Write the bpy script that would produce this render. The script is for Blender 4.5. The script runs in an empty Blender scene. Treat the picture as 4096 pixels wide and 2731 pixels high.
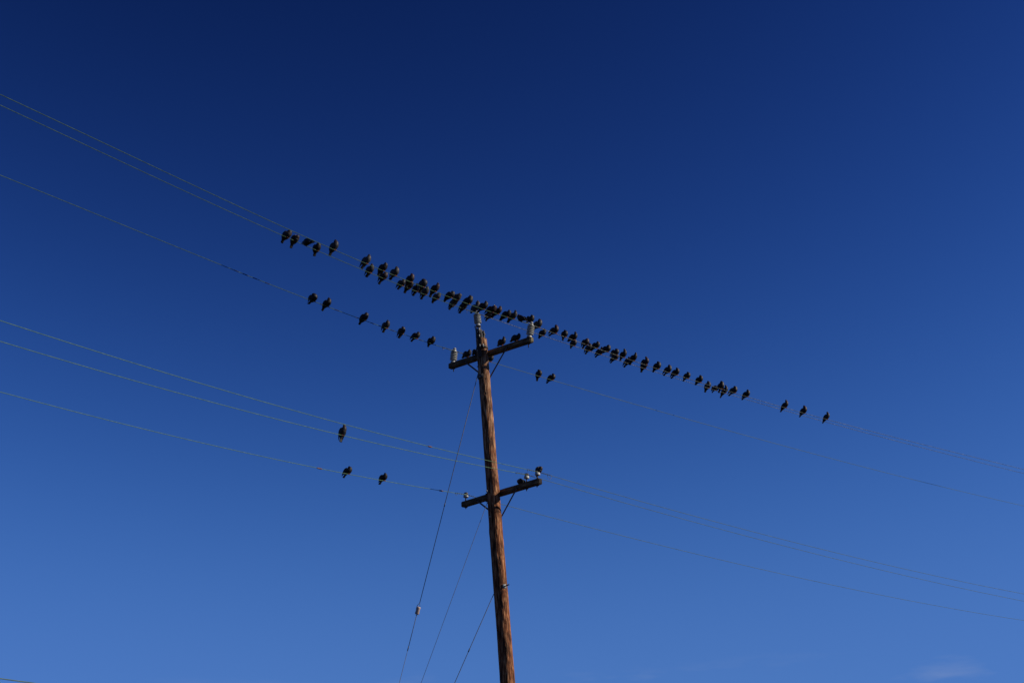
import bpy, bmesh, math, random
from mathutils import Vector, Matrix, noise, Quaternion
from math import sin, cos, pi, radians, sqrt, exp

sc = bpy.context.scene
COL = sc.collection
rnd = random.Random(11)

# ------------------------------------------------------------------ camera
cam_data = bpy.data.cameras.new('camera')
cam = bpy.data.objects.new('camera', cam_data)
COL.objects.link(cam)
cam_data.sensor_width = 36.0
cam_data.lens = 50.0
cam_data.clip_start = 0.1
cam_data.clip_end = 9000
cam.location = (0, 0, 1.6)
PITCH, ROLL = radians(20), radians(2.5)
r0 = Vector((1, 0, 0)); u0 = Vector((0, -sin(PITCH), cos(PITCH))); w0 = Vector((0, cos(PITCH), sin(PITCH)))
r1 = r0*cos(ROLL) - u0*sin(ROLL); u1 = u0*cos(ROLL) + r0*sin(ROLL)
cam.rotation_euler = Matrix((r1, u1, -w0)).transposed().to_euler()
sc.camera = cam

# ------------------------------------------------------------------ sky, sun, exposure
SUN_EL, SUN_AZ = radians(26), radians(95)          # azimuth clockwise from +Y
sun_dir = Vector((sin(SUN_AZ)*cos(SUN_EL), cos(SUN_AZ)*cos(SUN_EL), sin(SUN_EL)))
world = bpy.data.worlds.new('World'); sc.world = world; world.use_nodes = True
nt = world.node_tree; nt.nodes.clear()
N = nt.nodes.new; LK = nt.links.new
out = N('ShaderNodeOutputWorld'); bg = N('ShaderNodeBackground'); bg.inputs['Strength'].default_value = 0.06
sky = N('ShaderNodeTexSky'); sky.sky_type = 'NISHITA'; sky.sun_disc = False
sky.sun_elevation = SUN_EL; sky.sun_rotation = SUN_AZ
sky.altitude = 900; sky.air_density = 0.9; sky.dust_density = 0.25; sky.ozone_density = 3.0
# deep, contrasty blue as the camera recorded it: one tone curve per channel over the whole sky
gam = N('ShaderNodeGamma'); gam.inputs['Gamma'].default_value = 3.6; LK(sky.outputs[0], gam.inputs[0])
def vm(op, a, b):
    n = N('ShaderNodeVectorMath'); n.operation = op
    for i, x in enumerate((a, b)):
        if hasattr(x, 'links') or hasattr(x, 'is_linked'): LK(x, n.inputs[i])
        else: n.inputs[i].default_value = x
    return n.outputs[0]
K = 0.06
num = vm('MULTIPLY', gam.outputs[0], (0.02065/K, 0.01055/K, 0.005585/K))
den = vm('ADD', vm('MULTIPLY', gam.outputs[0], (1/3.819, 1/19.70, 1/111.5)), (1, 1, 1))
skyc = vm('DIVIDE', num, den)
# a few thin cirrus wisps low over the horizon
tc = N('ShaderNodeTexCoord'); sep = N('ShaderNodeSeparateXYZ'); LK(tc.outputs['Generated'], sep.inputs[0])
mp = N('ShaderNodeMapping'); mp.inputs['Scale'].default_value = (11, 11, 60); mp.inputs['Rotation'].default_value = (0, radians(7), 0); mp.inputs['Location'].default_value = (0.35, 0, 0.2)
LK(tc.outputs['Generated'], mp.inputs[0])
nz = N('ShaderNodeTexNoise'); nz.inputs['Scale'].default_value = 1.0; nz.inputs['Detail'].default_value = 4
LK(mp.outputs[0], nz.inputs['Vector'])
cr = N('ShaderNodeMapRange'); cr.inputs['From Min'].default_value = 0.53; cr.inputs['From Max'].default_value = 0.75; LK(nz.outputs['Fac'], cr.inputs['Value'])
el = N('ShaderNodeMapRange'); el.inputs['From Min'].default_value = 0.126; el.inputs['From Max'].default_value = 0.106; LK(sep.outputs['Z'], el.inputs['Value'])
mul = N('ShaderNodeMath'); mul.operation = 'MULTIPLY'; LK(cr.outputs[0], mul.inputs[0]); LK(el.outputs[0], mul.inputs[1])
mu2 = N('ShaderNodeMath'); mu2.operation = 'MULTIPLY'; LK(mul.outputs[0], mu2.inputs[0]); mu2.inputs[1].default_value = 0.26
mx = N('ShaderNodeMix'); mx.data_type = 'RGBA'; LK(mu2.outputs[0], mx.inputs[0]); LK(skyc, mx.inputs[6]); mx.inputs[7].default_value = (5.5, 6.4, 9.0, 1)
LK(mx.outputs[2], bg.inputs['Color']); LK(bg.outputs[0], out.inputs[0])

sun_data = bpy.data.lights.new('sun', 'SUN'); sun_data.energy = 5.0; sun_data.angle = radians(0.53); sun_data.color = (1.0, 0.93, 0.83)
sun = bpy.data.objects.new('sun', sun_data); COL.objects.link(sun)
sun.rotation_euler = sun_dir.to_track_quat('Z', 'Y').to_euler(); sun.location = sun_dir*60
sc.view_settings.view_transform = 'Standard'; sc.view_settings.look = 'None'
sc.view_settings.exposure = 0.0; sc.view_settings.gamma = 1.0; sc.view_settings.use_curve_mapping = False

# ------------------------------------------------------------------ materials
def new_mat(name, col, rough=0.6, metal=0.0, spec=0.5):
    m = bpy.data.materials.new(name); m.use_nodes = True
    b = m.node_tree.nodes['Principled BSDF']
    b.inputs['Base Color'].default_value = (*col, 1); b.inputs['Roughness'].default_value = rough
    b.inputs['Metallic'].default_value = metal
    b.inputs['Specular IOR Level'].default_value = spec
    return m

def noisy(name, stops, scale=(1, 1, 1), nscale=4.0, detail=6, rough=0.7, bump=0.2, bdist=0.003, metal=0.0, spec=0.5, attr=None, attr_col=(0.014, 0.008, 0.005), zramp=None, mottle=None):
    m = new_mat(name, stops[0][1], rough, metal, spec)
    t = m.node_tree; n = t.nodes.new; l = t.links.new; b = t.nodes['Principled BSDF']
    tcd = n('ShaderNodeTexCoord'); mpp = n('ShaderNodeMapping'); mpp.inputs['Scale'].default_value = scale
    l(tcd.outputs['Object'], mpp.inputs[0])
    no = n('ShaderNodeTexNoise'); no.inputs['Scale'].default_value = nscale; no.inputs['Detail'].default_value = detail; no.inputs['Roughness'].default_value = 0.62
    l(mpp.outputs[0], no.inputs['Vector'])
    ra = n('ShaderNodeValToRGB'); e = ra.color_ramp.elements
    e[0].position, e[0].color = stops[0][0], (*stops[0][1], 1); e[1].position, e[1].color = stops[-1][0], (*stops[-1][1], 1)
    for p, c in stops[1:-1]:
        q = e.new(p); q.color = (*c, 1)
    l(no.outputs['Fac'], ra.inputs[0]); src = ra.outputs[0]
    if zramp:                                    # slow change of the wood's own colour along its length
        z0, z1, c = zramp
        sp = n('ShaderNodeSeparateXYZ'); l(tcd.outputs['Object'], sp.inputs[0])
        n2 = n('ShaderNodeTexNoise'); n2.inputs['Scale'].default_value = 1.3; n2.inputs['Detail'].default_value = 3; l(tcd.outputs['Object'], n2.inputs['Vector'])
        ad = n('ShaderNodeMath'); ad.operation = 'MULTIPLY_ADD'; l(n2.outputs['Fac'], ad.inputs[0]); ad.inputs[1].default_value = (z1-z0)*0.9; l(sp.outputs['Z'], ad.inputs[2])
        mr = n('ShaderNodeMapRange'); l(ad.outputs[0], mr.inputs['Value']); mr.inputs['From Min'].default_value = z0+(z1-z0)*.45; mr.inputs['From Max'].default_value = z1+(z1-z0)*.45
        mm = n('ShaderNodeMix'); mm.data_type = 'RGBA'; mm.blend_type = 'MULTIPLY'; mm.inputs[0].default_value = 1.0
        cc = n('ShaderNodeMix'); cc.data_type = 'RGBA'; l(mr.outputs[0], cc.inputs[0]); cc.inputs[6].default_value = (1, 1, 1, 1); cc.inputs[7].default_value = (*c, 1)
        l(src, mm.inputs[6]); l(cc.outputs[2], mm.inputs[7]); src = mm.outputs[2]
    if mottle:                                   # patches of darker stain and paler bare wood
        m3 = n('ShaderNodeMapping'); m3.inputs['Scale'].default_value = mottle; l(tcd.outputs['Object'], m3.inputs[0])
        n3 = n('ShaderNodeTexNoise'); n3.inputs['Scale'].default_value = 1.0; n3.inputs['Detail'].default_value = 5; n3.inputs['Roughness'].default_value = 0.6; l(m3.outputs[0], n3.inputs['Vector'])
        r3 = n('ShaderNodeMapRange'); r3.inputs['From Min'].default_value = 0.35; r3.inputs['From Max'].default_value = 0.65; r3.inputs['To Min'].default_value = 0.42; r3.inputs['To Max'].default_value = 1.4; l(n3.outputs['Fac'], r3.inputs['Value'])
        x3 = n('ShaderNodeMix'); x3.data_type = 'RGBA'; x3.blend_type = 'MULTIPLY'; x3.inputs[0].default_value = 1.0; l(src, x3.inputs[6]); l(r3.outputs[0], x3.inputs[7]); src = x3.outputs[2]
    if attr:
        at = n('ShaderNodeAttribute'); at.attribute_name = attr
        mk = n('ShaderNodeMix'); mk.data_type = 'RGBA'; l(at.outputs['Fac'], mk.inputs[0]); l(src, mk.inputs[6]); mk.inputs[7].default_value = (*attr_col, 1)
        src = mk.outputs[2]
    l(src, b.inputs['Base Color'])
    bu = n('ShaderNodeBump'); bu.inputs['Strength'].default_value = bump; bu.inputs['Distance'].default_value = bdist
    l(no.outputs['Fac'], bu.inputs['Height']); l(bu.outputs[0], b.inputs['Normal'])
    return m

M = {}
M['pole'] = noisy('pole_wood', [(0.34, (0.016, 0.006, 0.003)), (0.43, (0.085, 0.024, 0.008)), (0.52, (0.225, 0.076, 0.026)), (0.65, (0.47, 0.235, 0.105))],
                  scale=(22, 22, 1.9), nscale=1.9, detail=9, rough=0.85, bump=0.9, bdist=0.012, spec=0.2, attr='dark', mottle=(9, 9, 2.6), zramp=(8.6, 12.0, (0.98, 1.32, 1.75)))
M['stub'] = noisy('rotten_wood', [(0.3, (0.02, 0.018, 0.016)), (0.5, (0.06, 0.055, 0.05)), (0.7, (0.24, 0.23, 0.21))], scale=(20, 20, 4), nscale=2, rough=0.9, bump=0.8, bdist=0.01, spec=0.2)
M['arm'] = noisy('crossarm_wood', [(0.3, (0.035, 0.024, 0.014)), (0.5, (0.10, 0.064, 0.034)), (0.7, (0.22, 0.13, 0.058))], scale=(1.5, 22, 22), nscale=1.8, rough=0.85, bump=0.5, bdist=0.006, spec=0.2, mottle=(3.5, 9, 9))
M['endgrain_less_lit'] = noisy('less_lit_end_grain', [(0.3, (0.012, 0.009, 0.008)), (0.6, (0.03, 0.024, 0.021)), (0.75, (0.08, 0.066, 0.055))], scale=(20, 20, 6), nscale=1.6, rough=0.9, bump=0.6, spec=0.2)  # end grain copy darkened: weaker light on the lower arm's end painted in
M['endgrain'] = noisy('crossarm_end_grain', [(0.32, (0.03, 0.023, 0.013)), (0.52, (0.11, 0.09, 0.048)), (0.72, (0.24, 0.205, 0.12))], scale=(20, 40, 5), nscale=2.2, rough=0.9, bump=0.5, spec=0.2)
M['porcelain'] = new_mat('grey_porcelain', (0.36, 0.36, 0.335), 0.4)
M['porcelain_white'] = new_mat('pale_porcelain', (0.34, 0.34, 0.32), 0.5)
M['porcelain_pink'] = new_mat('pinkish_porcelain', (0.36, 0.27, 0.24), 0.35)
M['porcelain_brown'] = new_mat('brown_porcelain', (0.05, 0.03, 0.022), 0.3)
M['steel'] = noisy('dull_galvanised_steel', [(0.3, (0.10, 0.095, 0.09)), (0.6, (0.2, 0.19, 0.18))], nscale=14, rough=0.6, bump=0.1, metal=0.2)
M['brace'] = noisy('dark_brace_steel', [(0.3, (0.03, 0.024, 0.02)), (0.65, (0.075, 0.055, 0.045))], nscale=9, rough=0.7, bump=0.1, metal=0.2)
M['bright'] = noisy('zinc_washer', [(0.3, (0.17, 0.19, 0.18)), (0.65, (0.3, 0.32, 0.31))], nscale=12, rough=0.55, bump=0.1)
M['dark_iron'] = noisy('dark_iron', [(0.3, (0.025, 0.022, 0.02)), (0.65, (0.06, 0.05, 0.045))], nscale=10, rough=0.7, bump=0.1, spec=0.3)
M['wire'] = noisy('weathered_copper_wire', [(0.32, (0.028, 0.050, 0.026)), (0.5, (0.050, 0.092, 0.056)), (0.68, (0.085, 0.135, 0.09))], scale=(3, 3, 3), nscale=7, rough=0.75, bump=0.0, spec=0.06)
M['wire_bright_green'] = noisy('bright_patina_wire', [(0.32, (0.06, 0.12, 0.05)), (0.5, (0.095, 0.175, 0.09)), (0.68, (0.16, 0.25, 0.14))], scale=(3, 3, 3), nscale=7, rough=0.7, bump=0.0, spec=0.1)  # brighter green for the lower wires left of the pole
M['wire_grey'] = noisy('grey_wire_painted_glints', [(0.44, (0.022, 0.027, 0.022)), (0.53, (0.055, 0.066, 0.058)), (0.62, (0.22, 0.24, 0.22))], scale=(1, 1, 1), nscale=38, detail=1, rough=0.6, bump=0.0, spec=0.15)  # pale specks paint the glints of twisted strands into the colour
M['wire_plain'] = noisy('aged_wire', [(0.32, (0.055, 0.09, 0.065)), (0.68, (0.12, 0.17, 0.13))], nscale=5, rough=0.7, bump=0.0, spec=0.1)
M['tie'] = noisy('dark_tie_wire', [(0.35, (0.03, 0.03, 0.03)), (0.65, (0.12, 0.12, 0.11))], nscale=20, rough=0.6, bump=0.0)
M['band_dark'] = new_mat('dark_band', (0.012, 0.013, 0.02), 0.7, spec=0.2)
M['splice'] = noisy('rusty_splice', [(0.35, (0.05, 0.02, 0.015)), (0.65, (0.2, 0.09, 0.05))], nscale=30, rough=0.8, bump=0.1)
M['guy'] = noisy('dark_guy_strand', [(0.35, (0.03, 0.03, 0.032)), (0.65, (0.09, 0.09, 0.09))], nscale=20, rough=0.6, bump=0.0, spec=0.3)
M['ground'] = noisy('dry_grass_ground', [(0.3, (0.02, 0.018, 0.010)), (0.5, (0.04, 0.035, 0.02)), (0.7, (0.07, 0.06, 0.032))], nscale=0.6, detail=10, rough=0.95, bump=0.6, bdist=0.05, spec=0.1)
M['foot'] = new_mat('coral_feet', (0.24, 0.075, 0.05), 0.6)
M['bill'] = new_mat('pale_bill', (0.24, 0.23, 0.21), 0.35)
M['eye'] = new_mat('orange_eye', (0.25, 0.06, 0.01), 0.2)

def plumage(name, base, neck, breast, gloss=0.55):
    m = new_mat(name, base, gloss, spec=0.25)
    t = m.node_tree; n = t.nodes.new; l = t.links.new; b = t.nodes['Principled BSDF']
    at = n('ShaderNodeAttribute'); at.attribute_name = 'along'
    ra = n('ShaderNodeValToRGB'); e = ra.color_ramp.elements
    e[0].position, e[0].color = 0.0, (*base, 1); e[1].position, e[1].color = 1.0, (*[c*0.45 for c in base], 1)
    for p, c in ((0.38, base), (0.52, breast), (0.66, neck), (0.74, neck), (0.80, [c*0.45 for c in base])):
        q = e.new(p); q.color = (*c, 1)
    l(at.outputs['Fac'], ra.inputs[0])
    tcd = n('ShaderNodeTexCoord'); no = n('ShaderNodeTexNoise'); no.inputs['Scale'].default_value = 55; no.inputs['Detail'].default_value = 3
    l(tcd.outputs['Object'], no.inputs['Vector'])
    mm = n('ShaderNodeMix'); mm.data_type = 'RGBA'; mm.blend_type = 'MULTIPLY'; mm.inputs[0].default_value = 1
    r2 = n('ShaderNodeMapRange'); r2.inputs['To Min'].default_value = 0.35; r2.inputs['To Max'].default_value = 1.3; l(no.outputs['Fac'], r2.inputs['Value'])
    l(ra.outputs[0], mm.inputs[6]); l(r2.outputs[0], mm.inputs[7]); l(mm.outputs[2], b.inputs['Base Color'])
    b.inputs['Sheen Weight'].default_value = 0.0
    bu = n('ShaderNodeBump'); bu.inputs['Strength'].default_value = 0.35; bu.inputs['Distance'].default_value = 0.004
    l(no.outputs['Fac'], bu.inputs['Height']); l(bu.outputs[0], b.inputs['Normal'])
    return m
PL = {
 'slate': plumage('slate_plumage', (0.020, 0.020, 0.022), (0.030, 0.015, 0.020), (0.024, 0.019, 0.019)),
 'dark': plumage('sooty_plumage', (0.010, 0.0095, 0.010), (0.017, 0.010, 0.012), (0.014, 0.011, 0.011)),
 'grey': plumage('grey_plumage', (0.040, 0.039, 0.040), (0.038, 0.026, 0.027), (0.050, 0.044, 0.042)),
 'red': plumage('wine_necked_plumage', (0.013, 0.011, 0.012), (0.060, 0.018, 0.022), (0.030, 0.016, 0.016)),
}
WG = {
 'slate': noisy('slate_wing', [(0.3, (0.012, 0.012, 0.013)), (0.7, (0.032, 0.032, 0.035))], scale=(14, 40, 14), nscale=3, rough=0.6, bump=0.2, spec=0.25),
 'dark': noisy('sooty_wing', [(0.3, (0.006, 0.006, 0.006)), (0.7, (0.017, 0.017, 0.017))], scale=(14, 40, 14), nscale=3, rough=0.6, bump=0.2, spec=0.25),
 'grey': noisy('grey_wing', [(0.3, (0.022, 0.022, 0.023)), (0.7, (0.055, 0.055, 0.057))], scale=(14, 40, 14), nscale=3, rough=0.6, bump=0.2, spec=0.25),
 'red': noisy('brown_black_wing', [(0.3, (0.008, 0.007, 0.007)), (0.7, (0.022, 0.019, 0.019))], scale=(14, 40, 14), nscale=3, rough=0.6, bump=0.2, spec=0.25),
}
TL = new_mat('tail_feathers', (0.010, 0.010, 0.011), 0.6, spec=0.25)

# ------------------------------------------------------------------ mesh helpers
def mesh_obj(name, verts, faces, mat, parent=None, smooth=True, attr=None):
    me = bpy.data.meshes.new(name); me.from_pydata([tuple(v) for v in verts], [], faces); me.update()
    if smooth: me.polygons.foreach_set('use_smooth', [True]*len(me.polygons))
    if attr:
        a = me.attributes.new(attr[0], 'FLOAT', 'POINT'); a.data.foreach_set('value', attr[1])
    me.materials.append(mat)
    o = bpy.data.objects.new(name, me); COL.objects.link(o)
    if parent is not None: o.parent = parent
    return o

def empty(name, loc, label, cat, group=None, rz=0.0):
    o = bpy.data.objects.new(name, None); COL.objects.link(o); o.location = loc; o.rotation_euler = (0, 0, rz)
    o.empty_display_size = 0.1
    o['label'] = label; o['category'] = cat
    if group: o['group'] = group
    return o

class G:
    """collects geometry, local to an origin"""
    def __init__(s, org=(0, 0, 0)): s.v = []; s.f = []; s.o = Vector(org)
    def add(s, vs, fs):
        k = len(s.v); s.v += [Vector(v)-s.o for v in vs]; s.f += [tuple(i+k for i in f) for f in fs]; return s
    def tube(s, pts, r, n=8, cap=True, closed=False):
        pts = [Vector(p) for p in pts]; m = len(pts); vs = []; fs = []
        rr = r if isinstance(r, (list, tuple)) else [r]*m
        t0 = (pts[1]-pts[0]).normalized(); a = t0.orthogonal().normalized()
        for i, p in enumerate(pts):
            if i == 0: t = pts[1]-pts[0]
            elif i == m-1: t = pts[-1]-pts[-2]
            else: t = pts[i+1]-pts[i-1]
            t.normalize(); a = (a - t*a.dot(t)).normalized(); b = t.cross(a)
            for k in range(n):
                an = 2*pi*k/n; vs.append(p+(a*cos(an)+b*sin(an))*rr[i])
        for i in range(m-1):
            for k in range(n):
                k2 = (k+1) % n; fs.append((i*n+k, i*n+k2, (i+1)*n+k2, (i+1)*n+k))
        if cap: fs.append(tuple(range(n))[::-1]); fs.append(tuple((m-1)*n+k for k in range(n)))
        return s.add(vs, fs)
    def lathe(s, base, axis, prof, n=24):
        base = Vector(base); ax = Vector(axis).normalized(); a = ax.orthogonal().normalized(); b = ax.cross(a); vs = []; fs = []
        for (z, r) in prof:
            for k in range(n):
                an = 2*pi*k/n; vs.append(base+ax*z+(a*cos(an)+b*sin(an))*max(r, 1e-4))
        for i in range(len(prof)-1):
            for k in range(n):
                k2 = (k+1) % n; fs.append((i*n+k, i*n+k2, (i+1)*n+k2, (i+1)*n+k))
        return s.add(vs, fs)
    def box(s, c, ex, ey, ez, dx, dy, dz, bev=0.0):
        c = Vector(c); ex, ey, ez = Vector(ex), Vector(ey), Vector(ez)
        bm = bmesh.new(); bmesh.ops.create_cube(bm, size=1)
        for v in bm.verts: v.co = Vector((v.co.x*dx, v.co.y*dy, v.co.z*dz))
        if bev: bmesh.ops.bevel(bm, geom=bm.edges[:], offset=bev, segments=2, affect='EDGES')
        bm.verts.ensure_lookup_table(); bm.verts.index_update()
        vs = [c+ex*v.co.x+ey*v.co.y+ez*v.co.z for v in bm.verts]; fs = [tuple(v.index for v in f.verts) for f in bm.faces]; bm.free()
        return s.add(vs, fs)
    def make(s, name, mat, parent=None, smooth=True): return mesh_obj(name, s.v, s.f, mat, parent, smooth)

# ------------------------------------------------------------------ ground
gv = []; gf = []; rings = [0, 6, 14, 26, 42, 70, 120, 240, 600, 1800, 4500]; NS = 48
gv.append((0, 20, 0))
for i, r in enumerate(rings[1:]):
    for k in range(NS):
        a = 2*pi*k/NS; x, y = r*cos(a), 20+r*sin(a)
        gv.append((x, y, 0.12*noise.noise(Vector((x*.06, y*.06, 0))) if r < 500 else 0))
for k in range(NS): gf.append((0, 1+k, 1+(k+1) % NS))
for i in range(len(rings)-2):
    for k in range(NS):
        a = 1+i*NS+k; b = 1+i*NS+(k+1) % NS; gf.append((a, a+NS, b+NS, b))
gr = mesh_obj('ground', gv, gf, M['ground']); gr['kind'] = 'structure'

# ------------------------------------------------------------------ utility pole
PB = Vector((-0.39428, 29.93820, 5.02287)); PT = Vector((-0.67296, 29.93820, 12.32246)); AX = (PT-PB).normalized()
def pole_at(h): return PB + AX*((h-PB.z)/AX.z)
def pole_r(h): return 0.157 + (h-PB.z)/(PT.z-PB.z)*(0.123-0.157)
P_TOP = 12.585
POLE0 = pole_at(0)
pole = empty('utility_pole', POLE0, 'tall weathered brown wooden utility pole leaning slightly left in the middle of the wires', 'utility pole')

KNOTS = [(11.26, -0.04, 1, .9), (10.92, 0.62, 0.8, 1), (10.22, 0.31, 0.8, 1), (10.57, 0.0, 0.5, .5), (9.72, 0.1, 0.6, .3), (9.41, 0.38, 1.3, .55), (9.55, 0.25, 0.8, .3), (9.12, 0.85, 1.7, .25), (8.66, 0.48, 0.7, .4), (8.27, 0.49, 0.6, .3), (7.67, 0.22, 1.8, .35), (7.46, 0.14, 1.5, .3), (6.77, 0.48, 1.7, .4), (6.31, 0.48, 0.7, .3), (5.94, 1.0, 0.8, .6), (5.78, 0.22, 1, .5), (5.49, 0.3, 0.7, .3), (5.23, 0.93, 0.8, .5), (10.92, -0.83, 0.8, .6), (8.17, -1.25, 0.9, .5), (3.9, 0.3, 1, .5), (2.7, -0.4, 1, .5)]
NR, NZ = 72, 620
pv = []; pf = []; dark = []
for j in range(NZ+1):
    t = j/NZ; h = -0.6 + (P_TOP+0.6)*t; c = pole_at(h); R0 = pole_r(h)
    for k in range(NR):
        th = 2*pi*k/NR                     # 0 = towards the camera, + = towards +X
        r = R0; d = 0.0
        p = Vector((sin(th)*1.0, cos(th)*1.0, h))
        r += 0.006*noise.noise(Vector((p.x*0.8, p.y*0.8, h*0.7)))
        # weather checks: long narrow fissures that wander round the pole
        w = noise.noise(Vector((0, 3.1, h*0.45)))*0.35
        q = noise.noise(Vector((sin(th+w)*5.5, cos(th+w)*5.5, h*0.55)))
        f = max(0, 1-abs(q)/0.07); gate = max(0, min(1, noise.noise(Vector((sin(th)*2+9, cos(th)*2, h*1.1)))*3+0.6))
        r -= 0.010*f*gate; d = max(d, 0.9*f*gate)
        q2 = noise.noise(Vector((sin(th+w)*11+5, cos(th+w)*11, h*0.9))); r += 0.0035*q2
        r += 0.003*noise.noise(Vector((sin(th)*4, cos(th)*4, h*6)))
        for (kh, kt, ks, ko) in KNOTS:
            dh = h-kh
            if abs(dh) < 0.34:
                da = (th-kt+pi) % (2*pi)-pi
                if abs(da) < 1.6:
                    e = (dh/(0.075*ks))**2 + (da*R0/(0.048*ks))**2
                    r += 0.013*ks*exp(-e*0.6)
                    e2 = (dh/(0.03*ks))**2 + (da*R0/(0.018*ks))**2
                    r -= 0.022*ks*ko*exp(-e2*1.3); d = max(d, min(1, 1.25*ko*exp(-e2*1.1))); e4 = ((dh+0.10*ks)/(0.10*ks))**2 + (da*R0/(0.022*ks))**2; d = max(d, 0.6*exp(-e4))
                    e3 = sqrt((dh/(0.075*ks))**2 + (da*R0/(0.05*ks))**2); d = max(d, 0.75*max(0, 1-abs(e3-1.0)/0.22)*(0.5+0.5*sin(h*40+th*9)))
        if t > 0.9985: r *= 0.97
        pv.append(c - POLE0 + Vector((sin(th)*r, -cos(th)*r, 0))); dark.append(min(1, d))
for j in range(NZ):
    for k in range(NR):
        k2 = (k+1) % NR; pf.append((j*NR+k, j*NR+k2, (j+1)*NR+k2, (j+1)*NR+k))
top_c = len(pv); pv.append(pole_at(P_TOP)-POLE0+Vector((0.03, 0, 0.03))); dark.append(0.2)
for k in range(NR): pf.append((NZ*NR+k, NZ*NR+(k+1) % NR, top_c))
mesh_obj('pole_shaft', pv, pf, M['pole'], pole, attr=('dark', dark))

n_arm = Vector((-sin(radians(39.1)), -cos(radians(39.1)), 0))     # crossarm's camera side
d_arm = Vector((cos(radians(39.1)), -sin(radians(39.1)), 0))
# rotten stub: what is left of the old pole top, standing higher on the left
sv = []; sf = []; n1 = 20; m1 = 16; prof_top = []
for j in range(m1+1):
    for k in range(n1):
        th = 2*pi*k/n1
        hj = 12.18 + 0.60*(j/m1)
        R0 = pole_r(hj)
        topcut = 0.07*noise.noise(Vector((cos(th)*1.7, sin(th)*1.7, 3.3))) - 0.045*cos(th)
        hh = 12.18 + (0.60+topcut)*(j/m1)
        sx = (0.098 if hh > 12.5 else 0.08) + 0.02*noise.noise(Vector((cos(th)*2, sin(th)*2, hh*7)))*(1 if cos(th) > 0 else .3)
        sy = 0.105 if hh > 12.56 else 0.088
        c = pole_at(hh) + Vector((-0.022, 0.0, 0)) if hh > 12.5 else pole_at(hh)
        sv.append(c - POLE0 + Vector((cos(th)*sx, sin(th)*sy, 0)))
for j in range(m1):
    for k in range(n1):
        k2 = (k+1) % n1; sf.append((j*n1+k, j*n1+k2, (j+1)*n1+k2, (j+1)*n1+k))
cc = pole_at(12.70)+Vector((-.02, 0, 0))-POLE0; sv.append(cc)
for k in range(n1): sf.append((m1*n1+k, m1*n1+(k+1) % n1, len(sv)-1))
st = mesh_obj('rotten_pole_top', sv, sf, M['stub'], pole); st['label'] = 'dark split and rotted top of the pole'
g = G(POLE0)     # grey flake of split wood on its right
for i in range(7):
    z = 12.54+0.033*i; c = pole_at(z)+Vector((0.062+0.010*sin(i*2.1), -0.055, 0))
    g.box(c, (1, 0, 0), (0, 1, 0), AX, 0.045+0.015*sin(i*1.7), 0.07, 0.045, 0.01)
fl = g.make('split_wood_flake', M['stub'], pole)

# steel band and bolt round the pole just above the crossarm
def band(h, ht, name, mat=M['dark_iron'], extra=0.006):
    g = G(POLE0); c = pole_at(h); r = pole_r(h)+extra
    g.lathe(c-AX*ht/2, AX, [(0, r-0.008), (0, r), (ht, r), (ht, r-0.008)], 40)
    return g.make(name, mat, pole)
b1 = band(12.36, 0.045, 'steel_band', extra=0.012)
g = G(POLE0); c = pole_at(12.36)+Vector((sin(.2), -cos(.2), 0))*(pole_r(12.36)+0.03)
g.box(c, (cos(.2), sin(.2), 0), (sin(.2), -cos(.2), 0), AX, 0.11, 0.05, 0.045, 0.006)
g.make('band_lug', M['dark_iron'], pole)
g = G(POLE0); g.tube([c+Vector((0, -0.03, 0.05)), c+Vector((0, -0.035, -0.03))], 0.011, 10); g.make('lug_bolt', M['bright'], pole)

# pole top bracket: a steel channel with an open yoke that carries the middle insulator
def bolt_on_pole(h, az, ln=0.05, r=0.013, mat=M['bright'], plate=0.0, name='bolt'):
    d = Vector((sin(az), -cos(az), 0)); c = pole_at(h)+d*(pole_r(h)-0.01)
    g = G(POLE0)
    g.tube([c, c+d*(ln+0.01)], r, 10)
    o = g.make(name, mat, pole)
    if plate:
        g = G(POLE0); g.box(c+d*0.012, (cos(az), sin(az), 0), d, AX, plate, 0.008, plate, 0.001); g.make('washer_plate', mat if mat is M['bright'] else M['steel'], pole)
    return o
INS_A = Vector((-0.742, 29.80, 12.845))     # seat of the top insulator
ex = Vector((cos(-.15), sin(-.15), 0)); ey = Vector((sin(.15), -cos(.15), 0))      # bracket's width and its outward direction
br_c = pole_at(12.4)+Vector((-0.065, -0.125, 0))
g = G(POLE0)
lo = pole_at(12.12)+Vector((-0.06, -0.135, 0)); hi = Vector((-0.735, 29.79, 12.68))
g.tube([lo, (lo+hi)/2, hi], 0.012, 6)
ch = (hi-lo).normalized()
cxx = ch.cross(Vector((0, -1, 0))).normalized()
mid = (lo+hi)/2; L = (hi-lo).length
g.box(mid, cxx, ch, Vector((0, -1, 0)), 0.075, L, 0.008, 0.002)
g.box(mid-cxx*0.037, cxx, ch, Vector((0, -1, 0)), 0.007, L, 0.05, 0.001)
g.box(mid+cxx*0.037, cxx, ch, Vector((0, -1, 0)), 0.007, L, 0.05, 0.001)
brk = g.make('pole_top_bracket', M['dark_iron'], pole, smooth=False)
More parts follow.
